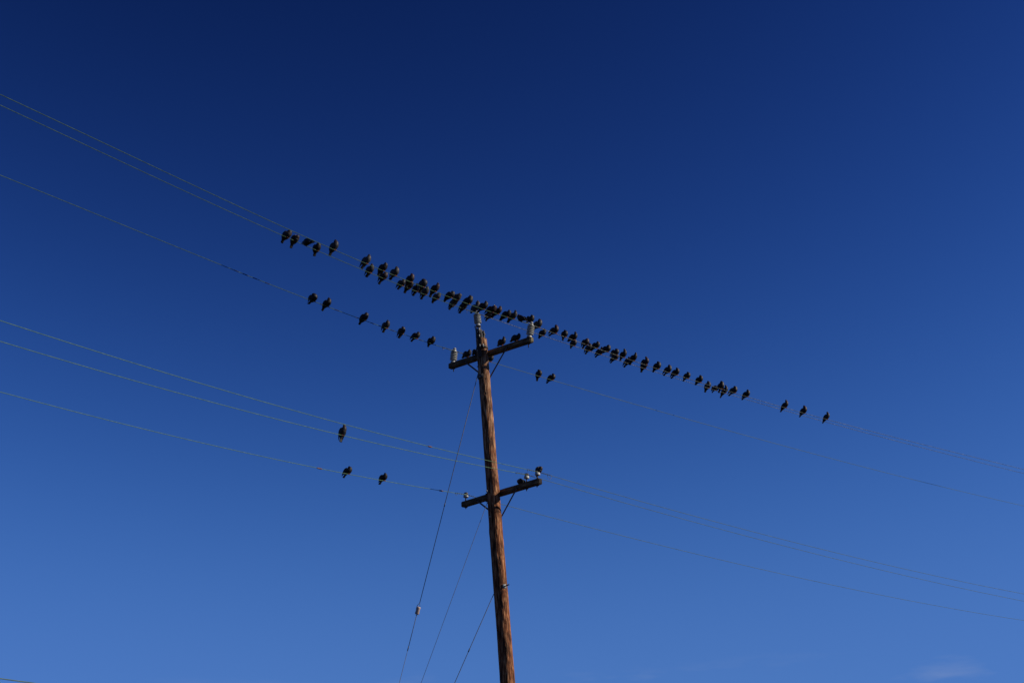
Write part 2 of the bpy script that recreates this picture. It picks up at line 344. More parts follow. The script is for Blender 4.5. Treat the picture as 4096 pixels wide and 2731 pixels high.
# yoke
g = G(POLE0)
seat = INS_A - AX*0.008
for s in (-1, 1):
    a = seat + Vector((s*0.052, -0.012, 0)); b = hi + Vector((s*0.022, -0.02, 0.0))
    g.box((a+b)/2, Vector((1, 0, 0)), Vector((0, -1, 0)), (a-b).normalized(), 0.013, 0.085, (a-b).length+.02, 0.002)
g.box(seat, (1, 0, 0), (0, 1, 0), AX, 0.125, 0.10, 0.014, 0.003)
g.make('bracket_yoke', M['steel'], pole, smooth=False)
g = G(POLE0); g.box((seat+hi)/2+Vector((-0.055, 0.02, -.02)), Vector((1, 0, 0.25)).normalized(), Vector((0, 1, 0)), Vector((-.25, 0, 1)).normalized(), 0.012, 0.09, 0.22, 0.003)
g.make('bracket_flange', M['dark_iron'], pole, smooth=False)
for h in (12.60, 12.37):
    g = G(POLE0); c = lo.lerp(hi, (h-lo.z)/(hi.z-lo.z)) + Vector((0.012, -0.03, 0)); g.box(c, cxx, ch, (0, -1, 0), 0.022, 0.06, 0.035, 0.004); g.make('bolt', M['bright'], pole)
g = G(POLE0); g.tube([hi+Vector((0.01, -.04, 0.02)), hi+Vector((0.012, -.045, 0.11))], [0.03, 0.018], 10); g.make('insulator_stud', M['steel'], pole)

# crossarms
def crossarm(a, b, name, label):
    a, b = Vector(a), Vector(b); d = (b-a).normalized(); n = Vector((d.y, -d.x, 0)).normalized()     # n points at the camera side
    if n.y > 0: n = -n
    up = d.cross(n).normalized()
    if up.z < 0: up = -up
    S = 0.125; c = (a+b)/2 - n*S/2; L = (b-a).length
    o = bpy.data.objects.new(name, None)
    # mesh in the arm's own frame so that the grain runs along it
    bm = bmesh.new(); bmesh.ops.create_cube(bm, size=1)
    for v in bm.verts: v.co = Vector((v.co.x*L, v.co.y*S, v.co.z*S))
    bmesh.ops.bevel(bm, geom=bm.edges[:], offset=0.016, segments=3, affect='EDGES')
    ends = [e for e in bm.edges if abs(e.verts[0].co.x-e.verts[1].co.x) > L*.8]
    bmesh.ops.subdivide_edges(bm, edges=ends, cuts=60, use_grid_fill=True)
    for v in bm.verts:
        if abs(v.co.x) < L/2-0.01:
            v.co.z += 0.004*noise.noise(v.co*3.0+Vector((a.z, 0, 0))) + 0.0015*noise.noise(Vector((v.co.x*22, v.co.y*30, a.z)))
            v.co.y += 0.003*noise.noise(v.co*4.0+Vector((0, a.z, 3)))
        else: v.co.x += 0.004*noise.noise(v.co*30)
    me = bpy.data.meshes.new(name); bm.to_mesh(me)
    me.materials.append(M['arm']); me.materials.append(M['endgrain'] if a.z > 11 else M['endgrain_less_lit'])
    for p in me.polygons:
        if abs(p.normal.x) > 0.75 and abs(p.center.x) > L/2-0.03: p.material_index = 1
    bm.free()
    o = bpy.data.objects.new(name, me); COL.objects.link(o); o.parent = pole; o['label'] = label
    mt = Matrix((d, -n, up)).transposed().to_4x4(); mt.translation = c-POLE0; o.matrix_local = mt
    return a, b, d, n, up, S
UP = crossarm((-1.48818, 30.76328, 12.26564), (0.40534, 29.22448, 12.28209), 'crossarm', 'upper crossarm with three tall ribbed insulators')
LW = crossarm((-1.29454, 30.89202, 9.05192), (0.42790, 29.16395, 9.07577), 'crossarm', 'lower crossarm with small white insulators')

def on_arm(A, s, up=0.0625, back=0.0625):
    a, b, d, n, u, S = A
    return a + d*s + u*up - n*back

# through bolts on the pole's near side, braces and their bolts
for A, h in ((UP, 12.27), (LW, 9.06)):
    n = A[3]; c = pole_at(h); r = pole_r(h)
    g = G(POLE0); g.box(c+n*(r+0.004), A[2], n, AX, 0.07, 0.012, 0.07, 0.002); g.make('washer_plate', M['dark_iron'], pole)
    g = G(POLE0); g.box(c+n*(r+0.035), A[2], n, AX, 0.022, 0.055, 0.05 if A is LW else 0.045, 0.004); g.make('bolt', M['bright'], pole)
def brace(A, s, meet_h, side):
    a, b, d, n, u, S = A
    p = a + d*s + n*0.006 - u*0.015
    c = pole_at(meet_h); q = c - n*(pole_r(meet_h)+0.012) + d*0.004*side
    # strap runs flat along the pole's far side: two legs, a bend at the pole
    t = (q-p).normalized(); w = t.cross(n).normalized(); th = t.cross(w)
    g = G(POLE0)
    g.box((p+q)/2, w, t, th, 0.036, (q-p).length, 0.006, 0.001)
    g.box((p+q)/2 + w*0.017 + th*0.013, w, t, th, 0.005, (q-p).length, 0.028, 0.001)
    o = g.make('brace', M['brace'], pole, smooth=False)
    g = G(POLE0); g.tube([p - n*0.0, p + n*0.022], 0.014, 6); g.make('bolt', M['dark_iron'], pole, smooth=False)
brace(UP, 0.505, 11.655, -1); brace(UP, 1.775, 11.655, 1)
brace(LW, 0.523, 8.50, -1); brace(LW, 1.80, 8.50, 1)
for A, h in ((UP, 11.665), (LW, 8.50)):
    n = A[3]; c = pole_at(h); r = pole_r(h); g = G(POLE0); g.tube([c+n*(r-.02), c+n*(r+.03)], 0.014, 8); g.make('bolt', M['bright'], pole)
    g = G(POLE0); g.tube([c-n*(r-.02), c-n*(r+.05)], 0.016, 8); g.make('bolt', M['dark_iron'], pole)
g = G(POLE0); n = UP[3]; c = pole_at(11.67)+n*(pole_r(11.67)+.006)
g.box(c, UP[2], n, AX, 0.16, 0.03, 0.11, 0.01); g.make('guy_attachment', M['dark_iron'], pole)
bolt_on_pole(11.93, -1.4, 0.02, 0.012, M['dark_iron'], name='bolt')

# tall ribbed insulators
def tall_insulator(base, lean, seat_mat=M['dark_iron'], stud=True, ln=0.36):
    base = Vector(base); ax = (Vector((0, 0, 1)) + Vector(lean)).normalized()
    k = ln/0.36
    prof = [(0.0, 0.0), (0.0, 0.056), (0.014, 0.058), (0.03, 0.05), (0.058, 0.044), (0.066, 0.040)]
    for i in range(6):
        z = 0.082+0.0375*i
        prof += [(z-0.008, 0.036), (z-0.010, 0.078), (z-0.005, 0.084), (z+0.001, 0.082), (z+0.010, 0.060), (z+0.016, 0.036)]
    prof += [(0.303, 0.050), (0.312, 0.032), (0.326, 0.028), (0.332, 0.034), (0.340, 0.037), (0.352, 0.035), (0.36, 0.026), (0.361, 0.0)]
    g = G(POLE0); g.lathe(base, ax, [(z*k, r) for z, r in prof], 32)
    o = g.make('insulator', M['porcelain'], pole)
    # keep the ribs crisp but their round faces smooth
    g = G(POLE0); g.lathe(base, ax, [(0.001, 0.0), (0.001, 0.0585), (0.012, 0.0595), (0.013, 0.0)], 24)
    f = g.make('base_flange', M['steel'], None); f.parent = o
    return ax
axB = tall_insulator(on_arm(UP, 2.359), (0.20, -0.07, 0))
axC = tall_insulator(on_arm(UP, 0.10), (0.14, -0.05, 0))
axA = tall_insulator(INS_A, (-0.065, 0, 0))
# studs that come out under the arms
for A, s, ln in ((UP, 2.33, 0.10), (UP, 0.115, 0.085), (LW, 2.335, 0.05), (LW, 2.02, 0.06), (LW, 0.10, 0.05)):
    p = on_arm(A, s, -0.0625); g = G(POLE0); g.tube([p+Vector((0, 0, .01)), p-Vector((0.004, 0, ln))], [0.013, 0.010], 8); g.make('stud_end', M['dark_iron'], pole)
    g = G(POLE0); g.box(p-Vector((0, 0, .012)), A[2], A[3], A[4], 0.055, 0.055, 0.02, 0.003); g.make('nut_washer', M['dark_iron'], pole)
for s in (2.24, 0.21):
    p = on_arm(UP, s, -0.0625, 0.03); g = G(POLE0); g.tube([p+Vector((0, 0, .01)), p-Vector((0, 0, .022))], 0.014, 6); g.make('bolt', M['dark_iron'], pole)
# small pin insulators on the lower arm
def pin_insulator(s, lean, pin=0.085):
    base = on_arm(LW, s); ax = (Vector((0, 0, 1))+Vector(lean)).normalized()
    g = G(POLE0); g.lathe(base+ax*pin, ax, [(0, 0.02), (0.0, 0.052), (0.004, 0.057), (0.02, 0.057), (0.048, 0.053), (0.058, 0.047), (0.062, 0.03), (0.076, 0.026), (0.088, 0.028), (0.096, 0.04), (0.108, 0.036), (0.112, 0.0)], 28)
    o = g.make('insulator', M['porcelain_white'], pole); o['label'] = 'small white pin insulator'
    g = G(POLE0); g.lathe(base+ax*(pin+0.067), ax, [(0, 0.0), (0, 0.034), (0.01, 0.043), (0.018, 0.034), (0.026, 0.044), (0.036, 0.046), (0.044, 0.036), (0.047, 0)], 20)
    f = g.make('insulator_crown', M['porcelain_brown'], None); f.parent = o
    g = G(POLE0); g.tube([base, base+ax*(pin+0.01)], [0.015, 0.011], 10); f = g.make('pin', M['brace'], None); f.parent = o
    return base+ax*(pin+0.085), ax
IF = pin_insulator(0.095, (0.09, 0, 0)); IE = pin_insulator(2.019, (0.09, 0, 0)); ID = pin_insulator(2.347, (0.10, 0, 0), 0.085)

# eye bolt with square washer low on the right, and small fittings
az = 0.62; h = 7.0; d = Vector((sin(az), -cos(az), 0)); c = pole_at(h)+d*(pole_r(h)+0.008)
g = G(POLE0); g.box(c, (cos(az), sin(az), 0), d, AX, 0.085, 0.010, 0.085, 0.002); g.make('washer_plate', M['bright'], pole)
g = G(POLE0); e2 = Vector((0.80, -0.42, 0.20)).normalized(); g.tube([c-e2*0.02, c+e2*0.115], 0.014, 10); g.make('eye_bolt', M['dark_iron'], pole)
bolt_on_pole(9.03, -1.5, 0.03, 0.012, M['dark_iron']); bolt_on_pole(8.86, -1.5, 0.035, 0.012, M['dark_iron'])

# ------------------------------------------------------------------ measured tables
WIRES = {
 'A': ((-0.7709, 29.6535, 13.1046), (52, [0.043423, 0.0093553, 0.00029314], -11.95), (45, [-0.033032, 0.0025284, -3.3039e-05], 25.72)),
 'B': ((0.3672, 29.1429, 12.6071), (52, [0.077605, 0.012377, 0.00038617], -12.97), (45, [-0.048898, 0.0043077, -7.2724e-05], 22.83)),
 'C': ((-1.3786, 30.5889, 12.5815), (52, [0.034162, 0.0078339, 0.00028555], -11.58), (45, [-0.018952, 0.00085603], 27.40)),
 'D': ((0.4190, 29.2338, 9.2873), (48, [0.016799, 0.0036379], -12.25), (46, [-0.050867, 0.0013525], 22.15)),
 'E': ((0.1797, 29.4454, 9.2907), (48, [0.037454, 0.0040325], -12.05), (46, [-0.053402, 0.0012044], 22.77)),
 'F': ((-1.1656, 30.7430, 9.2341), (48, [0.04299, 0.0043417], -11.09), (46, [-0.056413, 0.0013144], 26.58)),
}
DARK_BANDS = [(-6.46, -6.35), (-6.23, -6.1), (-5.98, -5.88), (-5.66, -5.54), (-4.14, -4.09), (-3.73, -3.6), (-3.11, -3.01), (-2.65, -2.55), (-2.4, -2.32), (-2.03, -1.93), (-1.42, -1.37), (-1.11, -1.03)]
SPLICES = [('D', -3.22, -3.11), ('F', -4.26, -4.12), ('F', -0.84, -0.71)]
TIES = [('A', -0.34, -0.06), ('B', -0.24, -0.05), ('B', 0.05, 0.53), ('C', -0.33, -0.05), ('C', 0.05, 0.39), ('D', -0.33, -0.05), ('D', 0.05, 0.42), ('E', -0.33, -0.05), ('E', 0.05, 0.27), ('F', -0.34, -0.05), ('F', 0.05, 0.26), ('A', 0.05, 0.31)]
# wire, metres along it from its insulator, head top (forward, up), tail tip (forward, up), posture
BIRDS = [
 ('A',-5.676,0.051,0.155,-0.137,-0.082,'f'),
 ('A',-5.464,0.054,0.118,-0.134,-0.107,'n'),
 ('A',-5.182,0.000,0.000,0.000,0.000,'v'),
 ('A',-4.872,0.046,0.160,-0.133,-0.067,'f'),
 ('B',-5.878,0.021,0.203,-0.137,-0.071,'n'),
 ('B',-5.022,0.052,0.189,-0.140,-0.062,'s'),
 ('A',-3.379,0.044,0.195,-0.148,-0.039,'n'),
 ('B',-4.561,0.062,0.160,-0.142,-0.064,'n'),
 ('A',-2.962,0.019,0.146,-0.152,-0.083,'f'),
 ('B',-4.218,0.032,0.191,-0.184,-0.020,'n'),
 ('A',-2.406,0.020,0.153,-0.140,-0.039,'n'),
 ('B',-3.768,0.031,0.177,-0.156,-0.070,'n'),
 ('A',-2.195,0.077,0.151,-0.148,-0.059,'n'),
 ('B',-3.391,-0.045,0.190,-0.158,-0.072,'p'),
 ('A',-1.955,0.010,0.188,-0.154,-0.044,'n'),
 ('A',-1.685,0.068,0.176,-0.161,-0.052,'n'),
 ('B',-3.045,0.070,0.180,-0.148,-0.080,'s'),
 ('A',-1.300,0.043,0.149,-0.145,-0.052,'n'),
 ('B',-2.554,0.030,0.143,-0.182,-0.039,'n'),
 ('B',-2.354,0.064,0.140,-0.142,-0.120,'n'),
 ('A',-0.747,0.080,0.153,-0.153,-0.059,'n'),
 ('B',-1.989,0.039,0.193,-0.185,-0.055,'f'),
 ('A',-0.417,0.102,0.090,-0.178,-0.048,'n'),
 ('B',-1.504,0.056,0.184,-0.174,-0.029,'n'),
 ('B',-1.222,0.066,0.151,-0.221,-0.010,'f'),
 ('A',0.424,0.069,0.131,-0.114,-0.056,'n'),
 ('B',-1.036,0.067,0.171,-0.177,-0.038,'s'),
 ('B',-0.717,0.055,0.157,-0.207,-0.020,'n'),
 ('B',-0.497,0.069,0.187,-0.196,-0.022,'s'),
 ('B',-0.239,0.000,0.000,0.000,0.000,'w'),
 ('B',0.345,0.023,0.201,-0.159,-0.041,'f'),
 ('A',2.133,0.035,0.171,-0.129,-0.035,'n'),
 ('B',0.882,0.017,0.211,-0.213,0.008,'n'),
 ('B',1.182,-0.009,0.178,-0.083,-0.057,'n'),
 ('B',1.473,0.041,0.200,-0.196,0.028,'s'),
 ('A',3.184,0.022,0.179,-0.112,-0.034,'n'),
 ('B',1.879,0.007,0.141,-0.139,-0.051,'f'),
 ('A',3.719,0.011,0.203,-0.134,-0.045,'n'),
 ('B',2.221,0.034,0.162,-0.176,-0.012,'n'),
 ('A',4.119,0.037,0.193,-0.161,-0.034,'n'),
 ('B',2.588,0.022,0.177,-0.163,0.026,'f'),
 ('B',2.904,0.002,0.160,-0.246,0.031,'n'),
 ('A',4.681,0.008,0.151,-0.170,-0.054,'n'),
 ('B',3.163,0.036,0.208,-0.130,-0.040,'s'),
 ('B',3.508,0.062,0.200,-0.157,-0.050,'s'),
 ('A',5.161,-0.004,0.186,-0.172,-0.047,'n'),
 ('B',3.966,0.011,0.215,-0.206,0.032,'s'),
 ('A',5.755,0.010,0.197,-0.146,-0.055,'n'),
 ('B',4.385,0.010,0.194,-0.165,-0.037,'f'),
 ('B',4.795,0.011,0.203,-0.179,-0.029,'n'),
 ('B',5.089,0.023,0.185,-0.200,-0.031,'n'),
 ('B',5.511,0.009,0.171,-0.149,-0.032,'n'),
 ('B',5.990,0.023,0.188,-0.176,-0.013,'n'),
 ('A',8.297,-0.004,0.202,-0.140,-0.076,'n'),
 ('B',6.837,-0.002,0.225,-0.106,-0.069,'f'),
 ('A',8.619,-0.036,0.136,-0.131,-0.030,'n'),
 ('A',9.019,0.027,0.231,-0.172,-0.090,'s'),
 ('B',7.376,0.010,0.188,-0.195,-0.023,'f'),
 ('B',7.908,0.024,0.192,-0.190,-0.030,'n'),
 ('B',9.577,0.027,0.237,-0.183,-0.066,'s'),
 ('B',10.439,0.005,0.229,-0.186,-0.059,'n'),
 ('B',11.502,0.020,0.241,-0.160,-0.070,'s'),
 ('C',-4.310,-0.032,0.185,-0.202,0.009,'p'),
 ('C',-3.928,0.032,0.195,-0.144,-0.059,'n'),
 ('C',-2.835,0.044,0.177,-0.152,-0.059,'f'),
 ('C',-2.156,0.045,0.178,-0.132,-0.056,'n'),
 ('C',-1.659,0.018,0.166,-0.138,-0.058,'n'),
 ('C',-1.193,0.040,0.163,-0.148,-0.035,'n'),
 ('C',-0.684,0.046,0.171,-0.118,-0.046,'f'),
 ('D',0.061,0.040,0.116,-0.079,-0.085,'n'),
 ('C',1.217,0.032,0.188,-0.136,-0.012,'n'),
 ('C',2.849,-0.025,0.182,-0.109,-0.088,'n'),
 ('C',3.296,0.014,0.173,-0.187,-0.036,'n'),
 ('E',-5.128,0.040,0.209,-0.048,-0.120,'s'),
 ('F',-3.414,0.021,0.160,-0.141,-0.053,'n'),
 ('F',-2.439,0.047,0.158,-0.151,-0.049,'n'),
]

# ------------------------------------------------------------------ wires
def wire_pt(w, s):
    P0, (aL, cL, sL), (aR, cR, sR) = WIRES[w]
    al, co, sm = (radians(aL), cL, sL) if s < 0 else (radians(aR), cR, sR)
    def f(t): return sum(c*t**(i+1) for i, c in enumerate(co))
    if abs(s) <= abs(sm): z = f(s)
    else:
        e = 0.01 if sm > 0 else -0.01
        sl = (f(sm)-f(sm-e))/e; ds = s-sm
        z = f(sm) + sl*ds + 0.0012*ds*ds
    return Vector((P0[0]+cos(al)*s, P0[1]+sin(al)*s, P0[2]+z))
def frange(a, b, st):
    n = max(2, int(math.ceil(abs(b-a)/st))); return [a+(b-a)*i/n for i in range(n+1)]
WR = 0.0060
WLABEL = {
 'A': 'greenish wire over the middle insulator, lower of the top pair at left',
 'B': 'greenish wire tied to the tall insulator at the right end of the upper arm',
 'C': 'greenish wire with dark bands tied to the left insulator of the upper arm',
 'D': 'wire tied to the outermost small insulator at the right end of the lower arm',
 'E': 'wire tied to the inner of the two small right-hand insulators on the lower arm',
 'F': 'lowest long wire, tied to the small insulator at the left end of the lower arm'}
wires = {}
for w in 'ABCDEF':
    P0 = Vector(WIRES[w][0])
    t = empty('power_line', P0, WLABEL[w], 'wire', 'overhead wires strung across the pole')
    wires[w] = t
    g = G(P0); g.tube([wire_pt(w, s) for s in frange(-26, 0, 0.35)], WR, 6); o = g.make('conductor', M['wire' if w in 'ABC' else 'wire_bright_green'], t); o['label'] = 'greenish span left of the pole'
    right = 'wire_grey' if w in 'AB' else 'wire_plain'
    g = G(P0); g.tube([wire_pt(w, s) for s in frange(0, 75, 0.5)], WR*(1.05 if w in 'ABC' else 0.95), 6); o = g.make('conductor', M[right], t); o['label'] = 'greyer span right of the pole'
def perp(t):
    a = t.orthogonal().normalized(); return a, t.cross(a)
for w, s0, s1 in TIES:
    P0 = Vector(WIRES[w][0]); pts = []
    n = int(abs(s1-s0)/0.006)
    for i in range(n+1):
        s = s0+(s1-s0)*i/n; p = wire_pt(w, s); t = (wire_pt(w, s+.01)-wire_pt(w, s-.01)).normalized(); side, up = perp(t)
        a = 2*pi*(s-s0)/0.062; pts.append(p + (side*cos(a)+up*sin(a))*0.0095)
    g = G(P0); g.tube(pts, 0.0048, 5); g.make('tie_wrap', M['tie'], wires[w])
def tail_loop(w, s, size, style):
    P0 = Vector(WIRES[w][0]); p = wire_pt(w, s); t = (wire_pt(w, s+.02)-wire_pt(w, s-.02)).normalized(); pts = []
    if style == 'loop':
        for i in range(15):
            a = pi*i/14; pts.append(p + t*(size*(1-cos(a))) - Vector((0, 0, 1))*size*1.25*sin(a))
    else:
        for i in range(9):
            q = i/8; pts.append(p + t*(0.025*q*q) - Vector((0, 0, 1))*size*q + Vector((0.01*sin(q*4), 0, 0)))
    g = G(P0); g.tube(pts, 0.0035, 5); g.make('tie_wire_end', M['tie'], wires[w])
tail_loop('A', -0.34, 0.09, 'hook'); tail_loop('C', -0.33, 0.065, 'hook'); tail_loop('C', -0.33, 0.03, 'loop'); tail_loop('D', -0.33, 0.05, 'hook')
tail_loop('D', 0.30, 0.065, 'loop'); tail_loop('E', -0.34, 0.03, 'hook'); tail_loop('F', -0.34, 0.035, 'loop'); tail_loop('B', 0.52, 0.02, 'hook')
# ties round the insulator heads
def head_tie(w, centre, ax, r):
    P0 = Vector(WIRES[w][0]); a, b = perp(ax); g = G(P0)
    g.tube([Vector(centre)+(a*cos(i/20*2*pi)+b*sin(i/20*2*pi))*r + ax*0.006*sin(i*1.3) for i in range(21)], 0.0055, 6); g.make('head_tie', M['tie'], wires[w])
    g = G(P0); p = wire_pt(w, 0); q = Vector(centre)
    side = (q-p); g.tube([wire_pt(w, -0.06), q+(a*0.5-b)*r, q+ax*0.004+b*r*0.9, wire_pt(w, 0.06)], 0.0055, 6); g.make('head_tie', M['tie'], wires[w])
for w, (c, ax) in (('D', ID), ('E', IE), ('F', IF)): head_tie(w, c, ax, 0.04)
head_tie('B', on_arm(UP, 2.359)+axB*0.322, axB, 0.034); head_tie('C', on_arm(UP, 0.10)+axC*0.322, axC, 0.034); head_tie('A', INS_A+axA*0.322, axA, 0.034)
for a, b in DARK_BANDS:  # short dark bands, slightly thicker than the wire
    g = G(WIRES['C'][0]); g.tube([wire_pt('C', s) for s in frange(a, b, 0.03)], WR+0.0028, 8); g.make('dark_band', M['band_dark'], wires['C'])
for w, a, b in SPLICES:
    g = G(WIRES[w][0]); n = 8; g.tube([wire_pt(w, a+(b-a)*i/n)-Vector((0, 0, .002)) for i in range(n+1)], [WR+0.001, WR+.006, WR+.0085, WR+.009, WR+.009, WR+.009, WR+.0085, WR+.006, WR+0.001], 8)
    g.make('splice', M['splice'], wires[w])
# communication cable that clips the lower left corner of the view, fixed to the pole below it
P0 = pole_at(3.95)+n_arm*pole_r(3.95); al = radians(48)
t = empty('cable', P0, 'pale cable crossing the bottom left corner of the view below all the other wires', 'cable')
def cab(s):
    z = 0.5442*(s/-11.3)
    x, y = -0.3957, 30.2159
    return Vector((x+cos(al)*s, y+sin(al)*s, 3.9525 + (-0.0425*s if s < 0 else -0.03*s) + (0.0005*s*(s+11.3)*0.0 if s < 0 else 0.0006*s*s)))
CZ = []
def cab_left(s):            # through the two points seen, gently sagging
    za, zb = 4.4928, 4.4552
    sa, sb = -11.295, -10.713
    sl = (zb-za)/(sb-sa)    # slope there
    c2 = (3.9525 - (za + sl*(0-sa)))/((0-sa)**2)
    return za + sl*(s-sa) + c2*(s-sa)**2
g = G(P0); g.tube([Vector((-0.3957+cos(al)*s, 30.2159+sin(al)*s, cab_left(s))) for s in frange(-24, 0, 0.5)]+[Vector((-0.3957+cos(al)*s, 30.2159+sin(al)*s, 3.9525-0.03*s+0.0006*s*s)) for s in frange(0.3, 60, 1.5)], 0.0085, 8)
g.make('sheath', M['wire_plain'], t)
g = G(P0); g.box(pole_at(3.95)-n_arm*(pole_r(3.95)+0.01), d_arm, n_arm, AX, 0.05, 0.06, 0.09, 0.004); g.make('cable_clamp', M['dark_iron'], t)

# ------------------------------------------------------------------ guy wires
ANCH = [Vector((-4.453, 33.282, 0)), Vector((-4.660, 33.564, 0)), Vector((-4.316, 33.327, 0))]
TOPS = [Vector((-0.776, 30.047, 11.85)), Vector((-0.692, 30.073, 8.857)), Vector((-0.612, 30.068, 6.906))]
GL = ['longest guy wire from the upper crossarm down left, with an egg-shaped insulator in it',
      'thin middle guy wire running down left from just under the lower crossarm',
      'lowest guy wire running down left from beside the square washer on the pole']
for i in range(3):
    a, b = TOPS[i], ANCH[i]; t = empty('guy_wire', a, GL[i], 'guy wire', 'guy wires staying the pole'); d = (b-a).normalized()
    R = (0.0075, 0.0048, 0.0072)[i]
    if i == 0:
        L1 = (Vector((-2.3273, 31.4385, 6.8463))-a).length; c = a+d*L1
        e = Vector((1, 0, 0)); e = (e-d*e.dot(d)).normalized(); f = d.cross(e)
        g = G(a); g.tube([a, c-d*0.17], R, 6); g.make('strand', M['guy'], t)
        g = G(a); g.tube([c+d*0.12, a+d*(L1+0.85)], R, 6); g.make('strand', M['guy'], t)
        g = G(a); g.tube([a+d*(L1+0.85), b], R*0.72, 6); g.make('strand', M['guy'], t)
        g = G(a); g.tube([c-d*0.17, c-d*0.11-e*0.035, c-d*0.02-e*0.045, c+d*0.03, c-d*0.02+e*0.04, c-d*0.11+e*0.02, c-d*0.17], 0.0055, 6); g.make('strand_loop', M['guy'], t)
        g = G(a); g.tube([c+d*0.12, c+d*0.08-e*0.02, c+d*0.0-f*0.045, c-d*0.03, c+d*0.0+f*0.045, c+d*0.08+e*0.012, c+d*0.12], 0.0055, 6); g.make('strand_loop', M['guy'], t)
        g = G(a); g.lathe(c-d*0.085, d, [(0, 0), (0, 0.034), (0.008, 0.045), (0.03, 0.050), (0.072, 0.042), (0.085, 0.046), (0.10, 0.042), (0.14, 0.050), (0.162, 0.045), (0.17, 0.034), (0.17, 0)], 16)
        o = g.make('strain_insulator', M['porcelain_pink'], t)
        for q in (-0.04, 0.04):
            g = G(a); g.lathe(c+d*q+(-f if q < 0 else -f)*0.046 + e*0.005, -f, [(0, 0), (0, 0.012), (0.004, 0.012), (0.005, 0.0)], 12); h_ = g.make('hole', M['dark_iron'], None); h_.parent = o
        g = G(a); g.tube([a+d*(L1+0.80), a+d*(L1+0.90)], 0.011, 6); g.make('clamp', M['guy'], t)
        g = G(a); g.tube([a+d*3.0, a+d*3.08], 0.012, 6); g.make('clamp', M['guy'], t)
    else:
        g = G(a); g.tube([a, b], R, 6); g.make('strand', M['guy'], t)
        if i == 2:
            g = G(a); g.tube([a+d*1.3, a+d*1.38], 0.0125, 6); g.make('clamp', M['guy'], t)
    g = G(a); g.tube([a-d*0.0, a-d*0.03+Vector((0.04, -0.01, 0.03)), a+Vector((0.07, -0.03, 0.0))], 0.010, 6); g.make('eye', M['dark_iron'], t)
    g = G(a); g.tube([b+d*0.0-d*0.4, b+d*0.3], 0.012, 8); g.make('anchor_rod', M['dark_iron'], t)

# ------------------------------------------------------------------ pigeons
def catmull(P, n):
    out = []; Q = [P[0]]+P+[P[-1]]
    for i in range(1, len(Q)-2):
        for k in range(n):
            t = k/n; a, b, c, d = Q[i-1], Q[i], Q[i+1], Q[i+2]
            out.append([0.5*((2*b[j])+(-a[j]+c[j])*t+(2*a[j]-5*b[j]+4*c[j]-d[j])*t*t+(-a[j]+3*b[j]-3*c[j]+d[j])*t**3) for j in range(len(a))])
    out.append(list(P[-1])); return out

def loft(ctrl, sub, nseg, round_end=True):
    """ctrl: (x, y, z, half thickness in the x-z plane, half width along y)"""
    S = catmull([list(c) for c in ctrl], sub); m = len(S); vs = []; fs = []; al = []
    for i, s in enumerate(S):
        p = Vector(s[:3]); q0 = Vector(S[max(0, i-1)][:3]); q1 = Vector(S[min(m-1, i+1)][:3]); t = (q1-q0).normalized()
        y = Vector((0, 1, 0)); nrm = t.cross(y).normalized(); yy = nrm.cross(t).normalized()
        for k in range(nseg):
            a = 2*pi*k/nseg; vs.append(p + nrm*cos(a)*max(s[3], .0004) + yy*sin(a)*max(s[4], .0004)); al.append(i/(m-1))
    for i in range(m-1):
        for k in range(nseg):
            k2 = (k+1) % nseg; fs.append((i*nseg+k, (i+1)*nseg+k, (i+1)*nseg+k2, i*nseg+k2))
    fs.append(tuple(range(nseg))); fs.append(tuple((m-1)*nseg+k for k in range(nseg))[::-1])
    return vs, fs, al

